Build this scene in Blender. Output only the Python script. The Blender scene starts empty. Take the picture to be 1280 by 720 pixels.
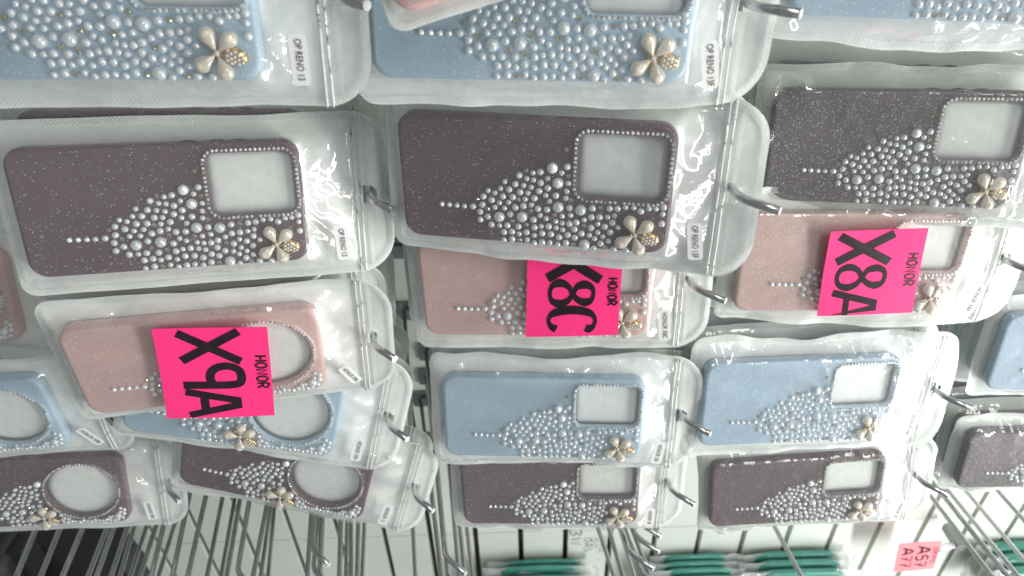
import bpy, bmesh, math, random
from mathutils import Vector, Matrix, noise
R = math.radians
random.seed(11)
SC = bpy.context.scene
COL = SC.collection
WALL_Y = 0.67
OFF = Vector((0, -WALL_Y, 1.45))       # camera-centred measurements -> world (wall face is y = 0)
POSES = {
 'B0': (-0.0245, 0.0426, -0.2106, 0.0718, 0.3415, -0.1956),
 'C0': (0.0094, 0.0473, -0.1747, 0.0862, 0.3603, 0.0156),
 'D0': (0.0484, 0.0634, -0.141, 0.0649, 0.3667, 0.2291),
 'P0': (-0.0002, -0.2985, -0.1396, 0.0188, 0.315, 0.0224),
 'B1': (-0.2208, 0.0628, -0.2566, 0.2034, 0.375, -0.2078),
 'C1': (0.2067, 0.0123, -0.1207, 0.1908, 0.3665, 0.0147),
 'D1': (0.1969, -0.0017, -0.2328, 0.207, 0.4318, 0.2625),
 'B2': (-0.194, 0.0751, 0.0347, 0.3195, 0.3654, -0.2158),
 'C2': (0.0831, -0.0127, -0.152, 0.2879, 0.3963, 0.017),
 'D2': (0.0256, 0.0274, -0.1744, 0.2887, 0.4143, 0.2482),
 'A2': (0.0019, 0.1556, -0.1363, 0.2925, 0.4301, -0.4573),
 'A3': (-0.1103, 0.0342, -0.0162, 0.4051, 0.4001, -0.4565),
 'B3': (-0.0541, 0.2813, -0.1669, 0.3872, 0.3909, -0.2189),
 'C3': (0.0523, 0.0214, -0.1904, 0.4193, 0.3957, 0.0229),
 'D3': (-0.0563, 0.0315, -0.2405, 0.4149, 0.4007, 0.2332),
 'E3': (0.1271, -0.023, -0.1367, 0.4125, 0.4409, 0.5038),
 'A4': (-0.1431, 0.1316, -0.2003, 0.5231, 0.4219, -0.4521),
 'B4': (0.051, 0.3001, -0.1408, 0.4751, 0.3994, -0.2076),
 'C4': (0.0506, -0.0051, -0.168, 0.5257, 0.405, 0.0299),
 'D4': (0.0182, -0.0688, -0.1706, 0.5533, 0.4176, 0.2656),
 'E4': (0.1066, -0.1016, -0.069, 0.5595, 0.4502, 0.5325),
}
# pearls as measured on one case: height mm, sideways mm, size (s, m, L; c = crystal)
PEARL_DATA = '''-55.5,15.9,s -50.8,16,s -46.1,16.2,s -41.5,16.3,s -36.1,16.1,m -33.4,11.3,c -29.5,9.2,m -26.5,5.3,s -22.4,6.5,s -18.9,3.4,s -16.4,-1,s -13.7,3.7,m -10,0,m -7.7,-5.5,m
-3.6,-8.5,c 0.4,-7.5,s 4.9,-8.3,m 11.8,-11.2,L 20.4,-12.4,m 17.2,-8.4,s 21.4,-6.7,c -3.2,-3.7,s 0.8,-3.1,s 5.1,-1.7,m 9.2,-4.5,s 15.3,-2.3,L 21.3,-2.4,s -5.1,0.6,s
-0.5,1.5,s 9.4,1.3,m 4.2,3.5,m 20.5,2.5,s 14.2,5.6,m 20.1,6.9,s 23.2,8.1,c -7,5,m -2.4,5.3,s -11.5,8.4,m -17.5,8.3,m -24.4,11.1,m -19.6,12.6,s -14.1,12,s
-8,9.9,c -4.1,9.2,s 1.5,8.2,m 8.2,6,s 10.6,9.6,s 15.9,12.7,L 22.6,12.8,m 29.2,13.6,L 36,12,m 41.1,11.6,c 46,11.5,m 50.6,11.3,m 55.1,10.2,s 59.8,10.1,s
-30.2,14.5,m -27,17.4,c -31.7,19.3,m -31.7,24.4,m -26.9,22,m -22.6,15.8,s -19.8,21.6,L -16.6,15.9,s -13,19.5,m -10,14.9,m -5.1,13.5,m -0.3,12.6,s -5.8,20.6,L -0.4,16.5,c
3.7,14.7,m 9.2,14.8,m 5.1,19,s 1.2,22,m 8.7,20.7,s 13.8,18.1,c 18.3,18.4,s 23.3,17.5,s 14.7,22.1,s 18.5,22.9,s 22.8,23,m 27,21.7,m 31.5,19.8,s 35.7,17.7,m
40.5,17.3,m 45.2,17,s 49.2,15.9,s 31.8,23.7,c 35.9,24.5,m 39.7,21.9,s 43.9,23.3,m 48.2,20.3,m 51.7,23.1,s -24.8,27.2,m -19.7,27.4,s -14.9,27,m -11.8,24,c -8.1,27.2,m
-3.3,25.7,c 1.8,27,m 5.9,25.9,s 10.4,25.6,m 15,26.2,s 18.9,27.3,s 26,26.3,m 30.3,28.7,m -17,31.5,m -12,30.9,m -7.6,32.1,s -3.1,30.6,m 1.7,32.3,s 6.6,30.5,m
12,30.7,m 16.9,32.3,m 22.1,30.3,m 26.4,31.8,m 35.1,29.5,s 38.3,31.5,s 40,27.3,s 43.1,29.8,s 47.3,26.6,m -17.2,36.7,s -11.9,35.9,m -7.1,36.3,c -2.7,35.7,s 1.8,37.2,s
6.7,36.5,m 11.4,36.3,s 16.2,37,s 21.2,35.6,m 25.9,36.4,c 32.4,35.8,L 38.1,37.7,s 42.1,34.3,m 46.6,32.4,s 45,36.9,c 50,37.1,m 57.2,37.3,m 19.5,-22.3,c 64,12,m
68.5,9.9,s 72.4,9.7,s 76.6,8.4,m 76.5,12.8,s 76.5,18.7,m'''

# ------------------------------------------------------------------ helpers
def link(o, parent=None):
    COL.objects.link(o)
    if parent is not None:
        o.parent = parent
    return o

def mesh_from(name, verts, faces, mats, smooth=True, mi=None):
    me = bpy.data.meshes.new(name)
    me.from_pydata([tuple(v) for v in verts], [], faces)
    for m in (mats if isinstance(mats, (list, tuple)) else [mats]):
        me.materials.append(m)
    if smooth:
        me.polygons.foreach_set('use_smooth', [True] * len(me.polygons))
    if mi:
        me.polygons.foreach_set('material_index', mi)
    me.update()
    return me

def obj(name, me, parent=None, loc=None):
    o = bpy.data.objects.new(name, me)
    if loc is not None:
        o.location = loc
    return link(o, parent)

def thing(name, label, cat, mat=None, group=None):
    o = bpy.data.objects.new(name, None)
    o.empty_display_size = 0.02
    if mat is not None:
        o.matrix_world = mat
    return tag(link(o), label, cat, group)

def tag(o, label, cat, group=None):
    o['label'] = label
    o['category'] = cat
    if group:
        o['group'] = group
    return o

class MB:
    def __init__(s):
        s.v = []; s.f = []
    def add(s, vs, fs):
        n = len(s.v)
        s.v += [Vector(v) for v in vs]
        s.f += [tuple(i + n for i in f) for f in fs]
    def box(s, c, d, rot=None):
        c = Vector(c); d = Vector(d) / 2
        vs = []
        for z in (-1, 1):
            for y in (-1, 1):
                for x in (-1, 1):
                    p = Vector((x * d.x, y * d.y, z * d.z))
                    if rot is not None: p = rot @ p
                    vs.append(c + p)
        s.add(vs, [(0, 2, 3, 1), (4, 5, 7, 6), (0, 1, 5, 4), (2, 6, 7, 3), (0, 4, 6, 2), (1, 3, 7, 5)])
    def tube(s, pts, r, n=10, cap=True):
        pts = [Vector(p) for p in pts]
        rings = []
        for i, p in enumerate(pts):
            t = (pts[min(i + 1, len(pts) - 1)] - pts[max(i - 1, 0)]).normalized()
            a = t.cross(Vector((1, 0, 0)))
            if a.length < 1e-4: a = t.cross(Vector((0, 0, 1)))
            a.normalize(); b = t.cross(a)
            rr = r[i] if isinstance(r, (list, tuple)) else r
            rings.append([p + rr * (math.cos(k * 2 * math.pi / n) * a + math.sin(k * 2 * math.pi / n) * b) for k in range(n)])
        base = len(s.v)
        for rg in rings: s.v += rg
        for i in range(len(rings) - 1):
            for k in range(n):
                s.f.append((base + i * n + k, base + i * n + (k + 1) % n, base + (i + 1) * n + (k + 1) % n, base + (i + 1) * n + k))
        if cap:
            s.f.append(tuple(base + k for k in range(n))[::-1])
            s.f.append(tuple(base + (len(rings) - 1) * n + k for k in range(n)))
    def build(s, name, mat, parent=None, smooth=False):
        me = mesh_from(name, s.v, s.f, mat, smooth)
        return obj(name, me, parent)
    def ell(s, c, rad, rot=None, nu=14, nv=9, shape=None):
        c = Vector(c)
        vs = []; fs = []
        for j in range(nv + 1):
            th = math.pi * j / nv
            for i in range(nu):
                ph = 2 * math.pi * i / nu
                p = Vector((math.sin(th) * math.cos(ph), math.sin(th) * math.sin(ph), math.cos(th)))
                if shape: p = shape(p)
                p = Vector((p.x * rad[0], p.y * rad[1], p.z * rad[2]))
                if rot is not None: p = rot @ p
                vs.append(c + p)
        for j in range(nv):
            for i in range(nu):
                fs.append((j * nu + i, (j + 1) * nu + i, (j + 1) * nu + (i + 1) % nu, j * nu + (i + 1) % nu))
        s.add(vs, fs)

# ------------------------------------------------------------------ materials
def newmat(name):
    m = bpy.data.materials.new(name); m.use_nodes = True
    nt = m.node_tree
    for n in list(nt.nodes): nt.nodes.remove(n)
    out = nt.nodes.new('ShaderNodeOutputMaterial')
    return m, nt, out
def N(nt, typ, **kw):
    n = nt.nodes.new(typ)
    for k, v in kw.items():
        if k in n.inputs: n.inputs[k].default_value = v
        else: setattr(n, k, v)
    return n
def L_(nt, a, b): nt.links.new(a, b)
def c4(c): return (c[0], c[1], c[2], 1)

def plain(name, col, rough=.5, metal=0., coat=0., spec=.5, noise_amt=0., nscale=60, bump=0., bscale=200):
    m, nt, out = newmat(name)
    p = N(nt, 'ShaderNodeBsdfPrincipled', **{'Base Color': c4(col), 'Roughness': rough, 'Metallic': metal, 'Coat Weight': coat, 'Coat Roughness': .08, 'Specular IOR Level': spec})
    L_(nt, p.outputs[0], out.inputs[0])
    tc = N(nt, 'ShaderNodeTexCoord')
    if noise_amt:
        nz = N(nt, 'ShaderNodeTexNoise', Scale=nscale, Detail=5.)
        L_(nt, tc.outputs['Object'], nz.inputs['Vector'])
        mr = N(nt, 'ShaderNodeMapRange', **{'From Min': .3, 'From Max': .7, 'To Min': 1 - noise_amt, 'To Max': 1 + noise_amt})
        L_(nt, nz.outputs[0], mr.inputs[0])
        mx = N(nt, 'ShaderNodeMix', data_type='RGBA', blend_type='MULTIPLY')
        mx.inputs['Factor'].default_value = 1
        mx.inputs[6].default_value = c4(col)
        L_(nt, mr.outputs[0], mx.inputs[7])
        L_(nt, mx.outputs[2], p.inputs['Base Color'])
    if bump:
        nb = N(nt, 'ShaderNodeTexNoise', Scale=bscale, Detail=4.)
        L_(nt, tc.outputs['Object'], nb.inputs['Vector'])
        bp = N(nt, 'ShaderNodeBump', Strength=bump, Distance=.001)
        L_(nt, nb.outputs[0], bp.inputs['Height'])
        L_(nt, bp.outputs[0], p.inputs['Normal'])
    return m

def glitter(name, col, dens=.10, scale=900., rough=.32, spark=.85, clouds=.10):
    """soft rubber with embedded glitter flakes"""
    m, nt, out = newmat(name)
    tc = N(nt, 'ShaderNodeTexCoord')
    p = N(nt, 'ShaderNodeBsdfPrincipled', Roughness=rough, **{'Coat Weight': .25, 'Coat Roughness': .15, 'Specular IOR Level': .4})
    nz = N(nt, 'ShaderNodeTexNoise', Scale=28., Detail=6., Distortion=.6)
    L_(nt, tc.outputs['Object'], nz.inputs['Vector'])
    mr = N(nt, 'ShaderNodeMapRange', **{'From Min': .3, 'From Max': .7, 'To Min': 1 - clouds, 'To Max': 1 + clouds})
    L_(nt, nz.outputs[0], mr.inputs[0])
    base = N(nt, 'ShaderNodeMix', data_type='RGBA', blend_type='MULTIPLY'); base.inputs['Factor'].default_value = 1
    base.inputs[6].default_value = c4(col); L_(nt, mr.outputs[0], base.inputs[7])
    vo = N(nt, 'ShaderNodeTexVoronoi', Scale=scale); L_(nt, tc.outputs['Object'], vo.inputs['Vector'])
    sep = N(nt, 'ShaderNodeSeparateColor'); L_(nt, vo.outputs['Color'], sep.inputs[0])
    a = N(nt, 'ShaderNodeMath', operation='LESS_THAN'); L_(nt, sep.outputs[0], a.inputs[0]); a.inputs[1].default_value = dens
    b = N(nt, 'ShaderNodeMath', operation='LESS_THAN'); L_(nt, vo.outputs['Distance'], b.inputs[0]); b.inputs[1].default_value = .42
    fl = N(nt, 'ShaderNodeMath', operation='MULTIPLY'); L_(nt, a.outputs[0], fl.inputs[0]); L_(nt, b.outputs[0], fl.inputs[1])
    pw = N(nt, 'ShaderNodeMath', operation='POWER'); L_(nt, sep.outputs[1], pw.inputs[0]); pw.inputs[1].default_value = 1.6
    amt = N(nt, 'ShaderNodeMath', operation='MULTIPLY'); L_(nt, fl.outputs[0], amt.inputs[0]); L_(nt, pw.outputs[0], amt.inputs[1])
    hue = N(nt, 'ShaderNodeMix', data_type='RGBA'); L_(nt, sep.outputs[2], hue.inputs['Factor'])
    hue.inputs[6].default_value = (spark, spark * .93, spark * .85, 1); hue.inputs[7].default_value = (spark * .85, spark * .95, spark, 1)
    mx = N(nt, 'ShaderNodeMix', data_type='RGBA'); L_(nt, amt.outputs[0], mx.inputs['Factor'])
    L_(nt, base.outputs[2], mx.inputs[6]); L_(nt, hue.outputs[2], mx.inputs[7])
    L_(nt, mx.outputs[2], p.inputs['Base Color'])
    L_(nt, p.outputs[0], out.inputs[0])
    return m

def film_mat(name, haze=.07, rough=.05, boost=1.0, bump=.22, bscale=38., tint=(.97, .985, .975), seam=False, sheen=.035):
    """clear plastic film: transparent + reflections + slight milkiness"""
    m, nt, out = newmat(name)
    tc = N(nt, 'ShaderNodeTexCoord')
    nz = N(nt, 'ShaderNodeTexNoise', Scale=bscale, Detail=3., Distortion=1.2); L_(nt, tc.outputs['Object'], nz.inputs['Vector'])
    bp = N(nt, 'ShaderNodeBump', Strength=bump, Distance=.004); L_(nt, nz.outputs[0], bp.inputs['Height'])
    tr = N(nt, 'ShaderNodeBsdfTransparent', Color=c4(tint))
    df = N(nt, 'ShaderNodeBsdfDiffuse', Color=(.86, .88, .87, 1))
    L_(nt, bp.outputs[0], df.inputs['Normal'])
    gl = N(nt, 'ShaderNodeBsdfGlossy', Roughness=rough, Color=(1, 1, 1, 1)); L_(nt, bp.outputs[0], gl.inputs['Normal'])
    fr = N(nt, 'ShaderNodeFresnel', IOR=1.5); L_(nt, bp.outputs[0], fr.inputs['Normal'])
    fm = N(nt, 'ShaderNodeMath', operation='MULTIPLY', use_clamp=True); L_(nt, fr.outputs[0], fm.inputs[0]); fm.inputs[1].default_value = boost
    cap = N(nt, 'ShaderNodeMath', operation='MINIMUM'); L_(nt, fm.outputs[0], cap.inputs[0]); cap.inputs[1].default_value = .32; fm = cap
    m1 = N(nt, 'ShaderNodeMixShader'); m1.inputs[0].default_value = haze
    L_(nt, tr.outputs[0], m1.inputs[1]); L_(nt, df.outputs[0], m1.inputs[2])
    if seam:       # embossed mesh pattern of the welded border
        mp = N(nt, 'ShaderNodeMapping'); mp.inputs['Rotation'].default_value = (0, R(45), 0)
        L_(nt, tc.outputs['Object'], mp.inputs[0])
        vo = N(nt, 'ShaderNodeTexVoronoi', Scale=620., Randomness=0.); L_(nt, mp.outputs[0], vo.inputs['Vector'])
        mr = N(nt, 'ShaderNodeMapRange', **{'From Min': .25, 'From Max': .5, 'To Min': .08, 'To Max': .42}); L_(nt, vo.outputs['Distance'], mr.inputs[0])
        L_(nt, mr.outputs[0], m1.inputs[0])
    sh = N(nt, 'ShaderNodeBsdfGlossy', Roughness=.38, Color=(1, 1, 1, 1)); L_(nt, bp.outputs[0], sh.inputs['Normal'])
    m3 = N(nt, 'ShaderNodeMixShader'); m3.inputs[0].default_value = sheen
    L_(nt, m1.outputs[0], m3.inputs[1]); L_(nt, sh.outputs[0], m3.inputs[2])
    m2 = N(nt, 'ShaderNodeMixShader'); L_(nt, fm.outputs[0], m2.inputs[0]); L_(nt, m3.outputs[0], m2.inputs[1]); L_(nt, gl.outputs[0], m2.inputs[2])
    L_(nt, m2.outputs[0], out.inputs[0])
    return m

M = {}
M['film'] = film_mat('clear_film', .07, .022, 1.3)
M['film_haze'] = film_mat('milky_film', .12, .06, 1.3)
M['seam'] = film_mat('welded_seam', .5, .22, .6, seam=True, bump=.1)
M['zip'] = film_mat('zip_ridge', .62, .12, 1.6, bump=0.)
M['back'] = plain('pearl_white_film', (.87, .88, .87), .38, 0, .15, .5, .05, 160, .22, 260)
M['dark'] = glitter('mauve_glitter_rubber', (.125, .068, .086), .13, 1250.)
M['darkdense'] = glitter('mauve_dense_glitter_rubber', (.135, .105, .114), .42, 1150., spark=.8)
M['darkmid'] = glitter('mauve_mid_glitter_rubber', (.138, .086, .100), .2, 1200., spark=.7)
M['blue'] = glitter('blue_glitter_rubber', (.41, .545, .675), .15, 1150., spark=1.)
M['bluedense'] = glitter('blue_dense_glitter_rubber', (.42, .555, .69), .32, 1100., spark=1.)
M['pink'] = glitter('pink_glitter_rubber', (.655, .43, .412), .15, 1150., spark=1.)
M['pinkdense'] = glitter('pink_dense_glitter_rubber', (.665, .455, .425), .3, 1100., spark=1.)
M['rim'] = plain('clear_rim', (.42, .42, .43), .25, 0, .5)
M['pearl'] = plain('pearl_lacquer', (.84, .87, .91), .16, .25, 1.)
M['petal'] = plain('cream_pearl_lacquer', (.80, .73, .62), .2, .1, .8)
M['gold'] = plain('gold_plate', (.80, .52, .22), .22, 1.)
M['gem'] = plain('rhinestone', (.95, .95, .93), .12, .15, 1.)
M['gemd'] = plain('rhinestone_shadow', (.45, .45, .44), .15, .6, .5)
M['gem2'] = plain('champagne_rhinestone', (.55, .50, .36), .12, .8, .5)
M['paper'] = plain('sticker_paper', (.83, .84, .83), .45)
M['ink'] = plain('black_print', (.02, .02, .022), .5)
M['card'] = plain('fluorescent_pink_card', (1.0, .042, .235), .55, 0, 0, .3, .02, 120)
M['cardpale'] = plain('faded_pink_card', (.92, .24, .28), .55, 0, 0, .3, .03, 120)
M['marker'] = plain('marker_ink', (.018, .008, .014), .35, 0, 0, .5, .35, 160)
M['chrome'] = plain('brushed_steel', (.60, .60, .60), .25, 1., 0, .5, .12, 300)
M['cut'] = plain('cut_steel_end', (.85, .85, .86), .35, .6)
M['bracket'] = plain('zinc_bracket', (.25, .26, .26), .35, .9)
M['wall'] = plain('white_melamine', (.64, .68, .635), .45, 0, 0, .4, .03, 9, .05, 300)
M['groove'] = plain('brown_groove', (.13, .080, .040), .6, 0, 0, .4, .5, 40)
M['jointm'] = plain('panel_joint', (.16, .15, .13), .7)
M['teal'] = plain('teal_print', (.05, .25, .20), .45, 0, .4, .5, .15, 60)
M['wrap'] = film_mat('crumpled_wrapper', .42, .08, 1.6, bump=.8, bscale=90.)
M['black'] = plain('black_plastic', (.02, .021, .022), .35)
M['navy'] = plain('dull_blue_print', (.10, .17, .25), .4)
M['pencil'] = plain('faded_pencil', (.22, .24, .22), .8)

# ------------------------------------------------------------------ camera
F_PX = 870.0
RCW = Matrix(((0.025609268, -0.021093896, 0.999449455), (0.809676484, -0.585941554, -0.033113243), (0.586317454, 0.810078726, 0.002073697)))
cam = bpy.data.cameras.new('camera')
cam.sensor_width = 36; cam.lens = F_PX * 36 / 1280
cam.clip_start = .01; cam.clip_end = 50
co = bpy.data.objects.new('camera', cam); COL.objects.link(co)
cx, cy, cz = RCW[0], -RCW[1], -RCW[2]
cam.dof.use_dof = True; cam.dof.focus_distance = .47; cam.dof.aperture_fstop = 9
co.matrix_world = Matrix(((cx[0], cy[0], cz[0], OFF.x), (cx[1], cy[1], cz[1], OFF.y), (cx[2], cy[2], cz[2], OFF.z), (0, 0, 0, 1)))
SC.camera = co

# where measured points of the photo lie on a plane a given way from the wall / a given way along it
def ray(px, py):
    c = Vector(((px - 640) / F_PX, (py - 360) / F_PX, 1))
    return RCW.transposed() @ c
def at_y(px, py, y):
    d = ray(px, py); return d * ((y) / d.y) + OFF
def at_x(px, py, x):
    d = ray(px, py); return d * (x / d.x) + OFF

# ------------------------------------------------------------------ slat wall
wall_root = thing('slat_wall', 'white slatted display wall with brown horizontal grooves behind the hooks', 'wall')
PITCH = .0722
zz0 = 1.45 + .003
wm = MB(); gm = MB()
X0, X1 = -.5, 2.6
ks = range(-16, 20)
for k in ks:
    zc = zz0 + (k + .5) * PITCH
    for xa, xb in ((X0, .964), (.9655, X1)):
        wm.box(((xa + xb) / 2, .008, zc), (xb - xa, .016, PITCH - .0085))
gm.box(((X0 + X1) / 2, .0185, zz0 + PITCH), (X1 - X0, .004, PITCH * 36))
wm.build('panel', M['wall'], wall_root)
gm.build('groove', M['groove'], wall_root)

# ------------------------------------------------------------------ hooks
def rod_points(bend, tilt=8., tip_len=.022, tip_ang=48., side=0.):
    """a rod from the wall up to its bend, then the kinked tip"""
    d = Vector((side, -math.cos(R(tilt)), math.sin(R(tilt)))).normalized()
    t = (bend.y - 0.0) / d.y       # d.y < 0, bend.y < 0
    base = bend - d * t
    e = Vector((side, -math.cos(R(tip_ang)), math.sin(R(tip_ang))))
    pts = [base, bend - d * .006]
    for k in range(1, 5):
        a = R(tilt + (tip_ang - tilt) * k / 5)
        pts.append(pts[-1] + .0028 * Vector((side, -math.cos(a), math.sin(a))))
    pts.append(pts[-1] + e * tip_len)
    return pts
def hook(bend, label, group=None, tilt=8., side=0., tip_len=.02, r=.0026):
    pts = rod_points(Vector(bend), tilt, tip_len, 48., side)
    base = pts[0]
    t = thing('display_hook', label, 'hook', Matrix.Translation(base), group)
    m = MB(); m.tube([p - base for p in pts], r, 12); rod = m.build('rod', M['chrome'], t, True)
    for p in rod.data.polygons:
        if len(p.vertices) > 4: p.use_smooth = False
    m = MB(); e = (pts[-1] - pts[-2]).normalized(); q = pts[-1] - base
    m.tube([q + e * .0001, q + e * .0004], r * .93, 12); m.build('tip', M['cut'], t)
    m = MB(); m.box((0, -.0022, .012), (.026, .004, .042)); m.box((0, -.006, .012), (.012, .005, .02)); m.build('bracket', M['bracket'], t)
    return t

# ------------------------------------------------------------------ phone cases
CL, CW, CR = .162, .078, .0105
def rrect(hx, hz, r, n=14):
    pts = []
    for (sx, sz, a0) in ((1, 1, 0), (-1, 1, 90), (-1, -1, 180), (1, -1, 270)):
        c = (sx * (hx - r), sz * (hz - r))
        for k in range(n + 1):
            a = R(a0 + 90 * k / n)
            pts.append((c[0] + r * math.cos(a), c[1] + r * math.sin(a)))
    out = []
    for i, p in enumerate(pts):
        q = pts[(i + 1) % len(pts)]
        k = 1
        if i % (n + 1) == n: k = 16 if (i // (n + 1)) % 2 == 0 else 36
        for j in range(k): out.append((p[0] + (q[0] - p[0]) * j / k, p[1] + (q[1] - p[1]) * j / k))
    return out
SQ = dict(cx=-.0133, cz=.0515, hx=.0192, hz=.0252, r=.0065)
CI = dict(cx=-.0005, cz=.0430, r=.0300)
def hole_pt(kind, ang, off=0.):
    if kind == 'square':
        hx, hz, r = SQ['hx'] + off, SQ['hz'] + off, SQ['r'] + off
        dx, dz = math.cos(ang), math.sin(ang)
        lo, hi = 0., .1
        for _ in range(40):
            t = (lo + hi) / 2
            qx = max(abs(dx * t) - (hx - r), 0); qz = max(abs(dz * t) - (hz - r), 0)
            inside = (math.hypot(qx, qz) <= r) and abs(dx * t) <= hx and abs(dz * t) <= hz
            if inside: lo = t
            else: hi = t
        return (SQ['cx'] + dx * lo, SQ['cz'] + dz * lo)
    return (CI['cx'] + (CI['r'] + off) * math.cos(ang), CI['cz'] + (CI['r'] + off) * 1.02 * math.sin(ang))
def inside_hole(kind, x, z, off=0.):
    if kind == 'square':
        return abs(x - SQ['cx']) < SQ['hx'] + off and abs(z - SQ['cz']) < SQ['hz'] + off
    return math.hypot(x - CI['cx'], z - CI['cz']) < CI['r'] + off

def shell_mesh(kind, mat):
    hx, hz = CW / 2, CL / 2
    rings = []
    rings.append([(x, .0100, z) for x, z in rrect(hx - .0008, hz - .0008, CR)])
    rings.append([(x, .0085, z) for x, z in rrect(hx, hz, CR)])
    rings.append([(x, .0022, z) for x, z in rrect(hx, hz, CR)])
    rings.append([(x, .0008, z) for x, z in rrect(hx - .0005, hz - .0005, CR)])
    rings.append([(x, .0002, z) for x, z in rrect(hx - .0014, hz - .0014, CR - .0005)])
    rings.append([(x, 0., z) for x, z in rrect(hx - .0024, hz - .0024, CR - .0010)])
    rings.append([(x, 0., z) for x, z in rrect(hx - .0028, hz - .0028, CR - .0012)])
    n = len(rings[1])
    C = (SQ['cx'], SQ['cz']) if kind == 'square' else (CI['cx'], CI['cz'])
    angs = [math.atan2(p[2] - C[1], p[0] - C[0]) for p in rings[-1]]
    for off, y in ((.0036, 0.), (.0032, -.0002), (.0028, -.0009), (.0003, -.0009), (0., -.0006), (0., .0030)):
        rings.append([(hole_pt(kind, a, off)[0], y, hole_pt(kind, a, off)[1]) for a in angs])
    v = []; f = []
    for rg in rings: v += rg
    for i in range(len(rings) - 1):
        for k in range(n):
            f.append((i * n + k, i * n + (k + 1) % n, (i + 1) * n + (k + 1) % n, (i + 1) * n + k))
    me = mesh_from('shell', v, f, [mat, M['rim']], True, None)
    nr = len(rings)
    mi = []
    for i in range(nr - 1):
        mi += [0] * n
    me.polygons.foreach_set('material_index', mi)
    return me

def button_mesh():
    m = MB()
    for zc, l in ((.018, .010), (.034, .009), (.047, .009)):
        m.ell((-CW / 2 - .0002, .0045, zc), (.0009, .0016, l / 2), nu=10, nv=8)
    return m

def sphere_mesh(name, mat, nu=14, nv=8):
    v = []; f = []
    for j in range(nv + 1):
        th = (math.pi * .62) * j / nv
        for i in range(nu):
            ph = 2 * math.pi * i / nu
            v.append((math.sin(th) * math.cos(ph), -math.cos(th) * .88, math.sin(th) * math.sin(ph)))
    for j in range(nv):
        for i in range(nu):
            f.append((j * nu + i, j * nu + (i + 1) % nu, (j + 1) * nu + (i + 1) % nu, (j + 1) * nu + i))
    return mesh_from(name, v, f, mat)
PEARL = sphere_mesh('pearl', M['pearl'])
def gem_verts(c, r, h, rot=0., n=8):
    vs = [(c[0], c[1] - h, c[2])]
    for rr, hh in ((.55, .92), (1., .35), (1., 0.)):
        for k in range(n):
            a = rot + 2 * math.pi * k / n
            vs.append((c[0] + rr * r * math.cos(a), c[1] - h * hh, c[2] + rr * r * math.sin(a)))
    fs = [(0, 1 + k, 1 + (k + 1) % n) for k in range(n)]
    for q in range(2):
        for k in range(n):
            a = 1 + q * n + k; b = 1 + q * n + (k + 1) % n
            fs.append((a, a + n, b + n, b))
    return vs, fs
_gv, _gf = gem_verts((0, 0, 0), 1, .75)
CRYSTAL = mesh_from('crystal', _gv, _gf, M['gem2'], False)

def border_mesh(kind):
    m = MB()
    n = 720; path = [hole_pt(kind, 2 * math.pi * i / n, .0016) for i in range(n)]
    tot = sum(math.hypot(path[i][0] - path[i - 1][0], path[i][1] - path[i - 1][1]) for i in range(n))
    cnt = int(tot / .0027); step = tot / cnt; acc = 0.
    rr = random.Random(3); mi = []
    for i in range(n):
        a = path[i - 1]; b = path[i]
        acc += math.hypot(b[0] - a[0], b[1] - a[1])
        if acc >= step:
            acc -= step
            vs, fs = gem_verts((b[0], -.0009, b[1]), .00108, .0012, rr.random() * 3, 6)
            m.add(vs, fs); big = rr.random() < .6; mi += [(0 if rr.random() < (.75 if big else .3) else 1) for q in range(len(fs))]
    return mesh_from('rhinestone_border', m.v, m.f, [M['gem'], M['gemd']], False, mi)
BORDER = {k: border_mesh(k) for k in ('square', 'circle')}

PTS = []
for t in PEARL_DATA.split():
    a, b, c = t.split(',')
    PTS.append((float(a) / 1000, float(b) / 1000, c))
# second pattern: round window, flower lower down, one row of pearls under the window
FLOWER = {'square': (.0262, .0619), 'circle': (.0275, .0075)}
PAT = {'square': PTS}
pc = []
rr = random.Random(5)
for z, x, c in PTS:
    z2 = z - .0045
    if inside_hole('circle', x, z2, .0065): continue
    if math.hypot(x - FLOWER['circle'][0], z2 - FLOWER['circle'][1]) < .0088 or z2 > .022: continue
    if math.hypot(x - .0262 - .0015, z2 - .0165) < .0062: continue
    pc.append((z2, x, c))
for k in range(16):
    z = .0225 + k * .0034
    if z < .0735: pc.append((z, .0352 + .0006 * math.sin(k * 2.1), 'm' if k % 3 else 's'))
for k, (z, x) in enumerate(((.0235, .0305), (.0270, .0318), (.0215, .0262), (.0655, .0312), (.0690, .0315), (.0745, .0330), (.0760, .0280), (.0725, .0262), (.0765, .0235), (.0735, .0215), (.0630, .0318))):
    pc.append((z, x, 's' if k % 2 else 'm'))
pc.append((.0708, .0300, 'L'))
pc.append((.0185, -.0205, 'c'))
PAT['circle'] = pc
RAD = {'s': .00170, 'm': .00207, 'L': .00335, 'c': .00150}

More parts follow.
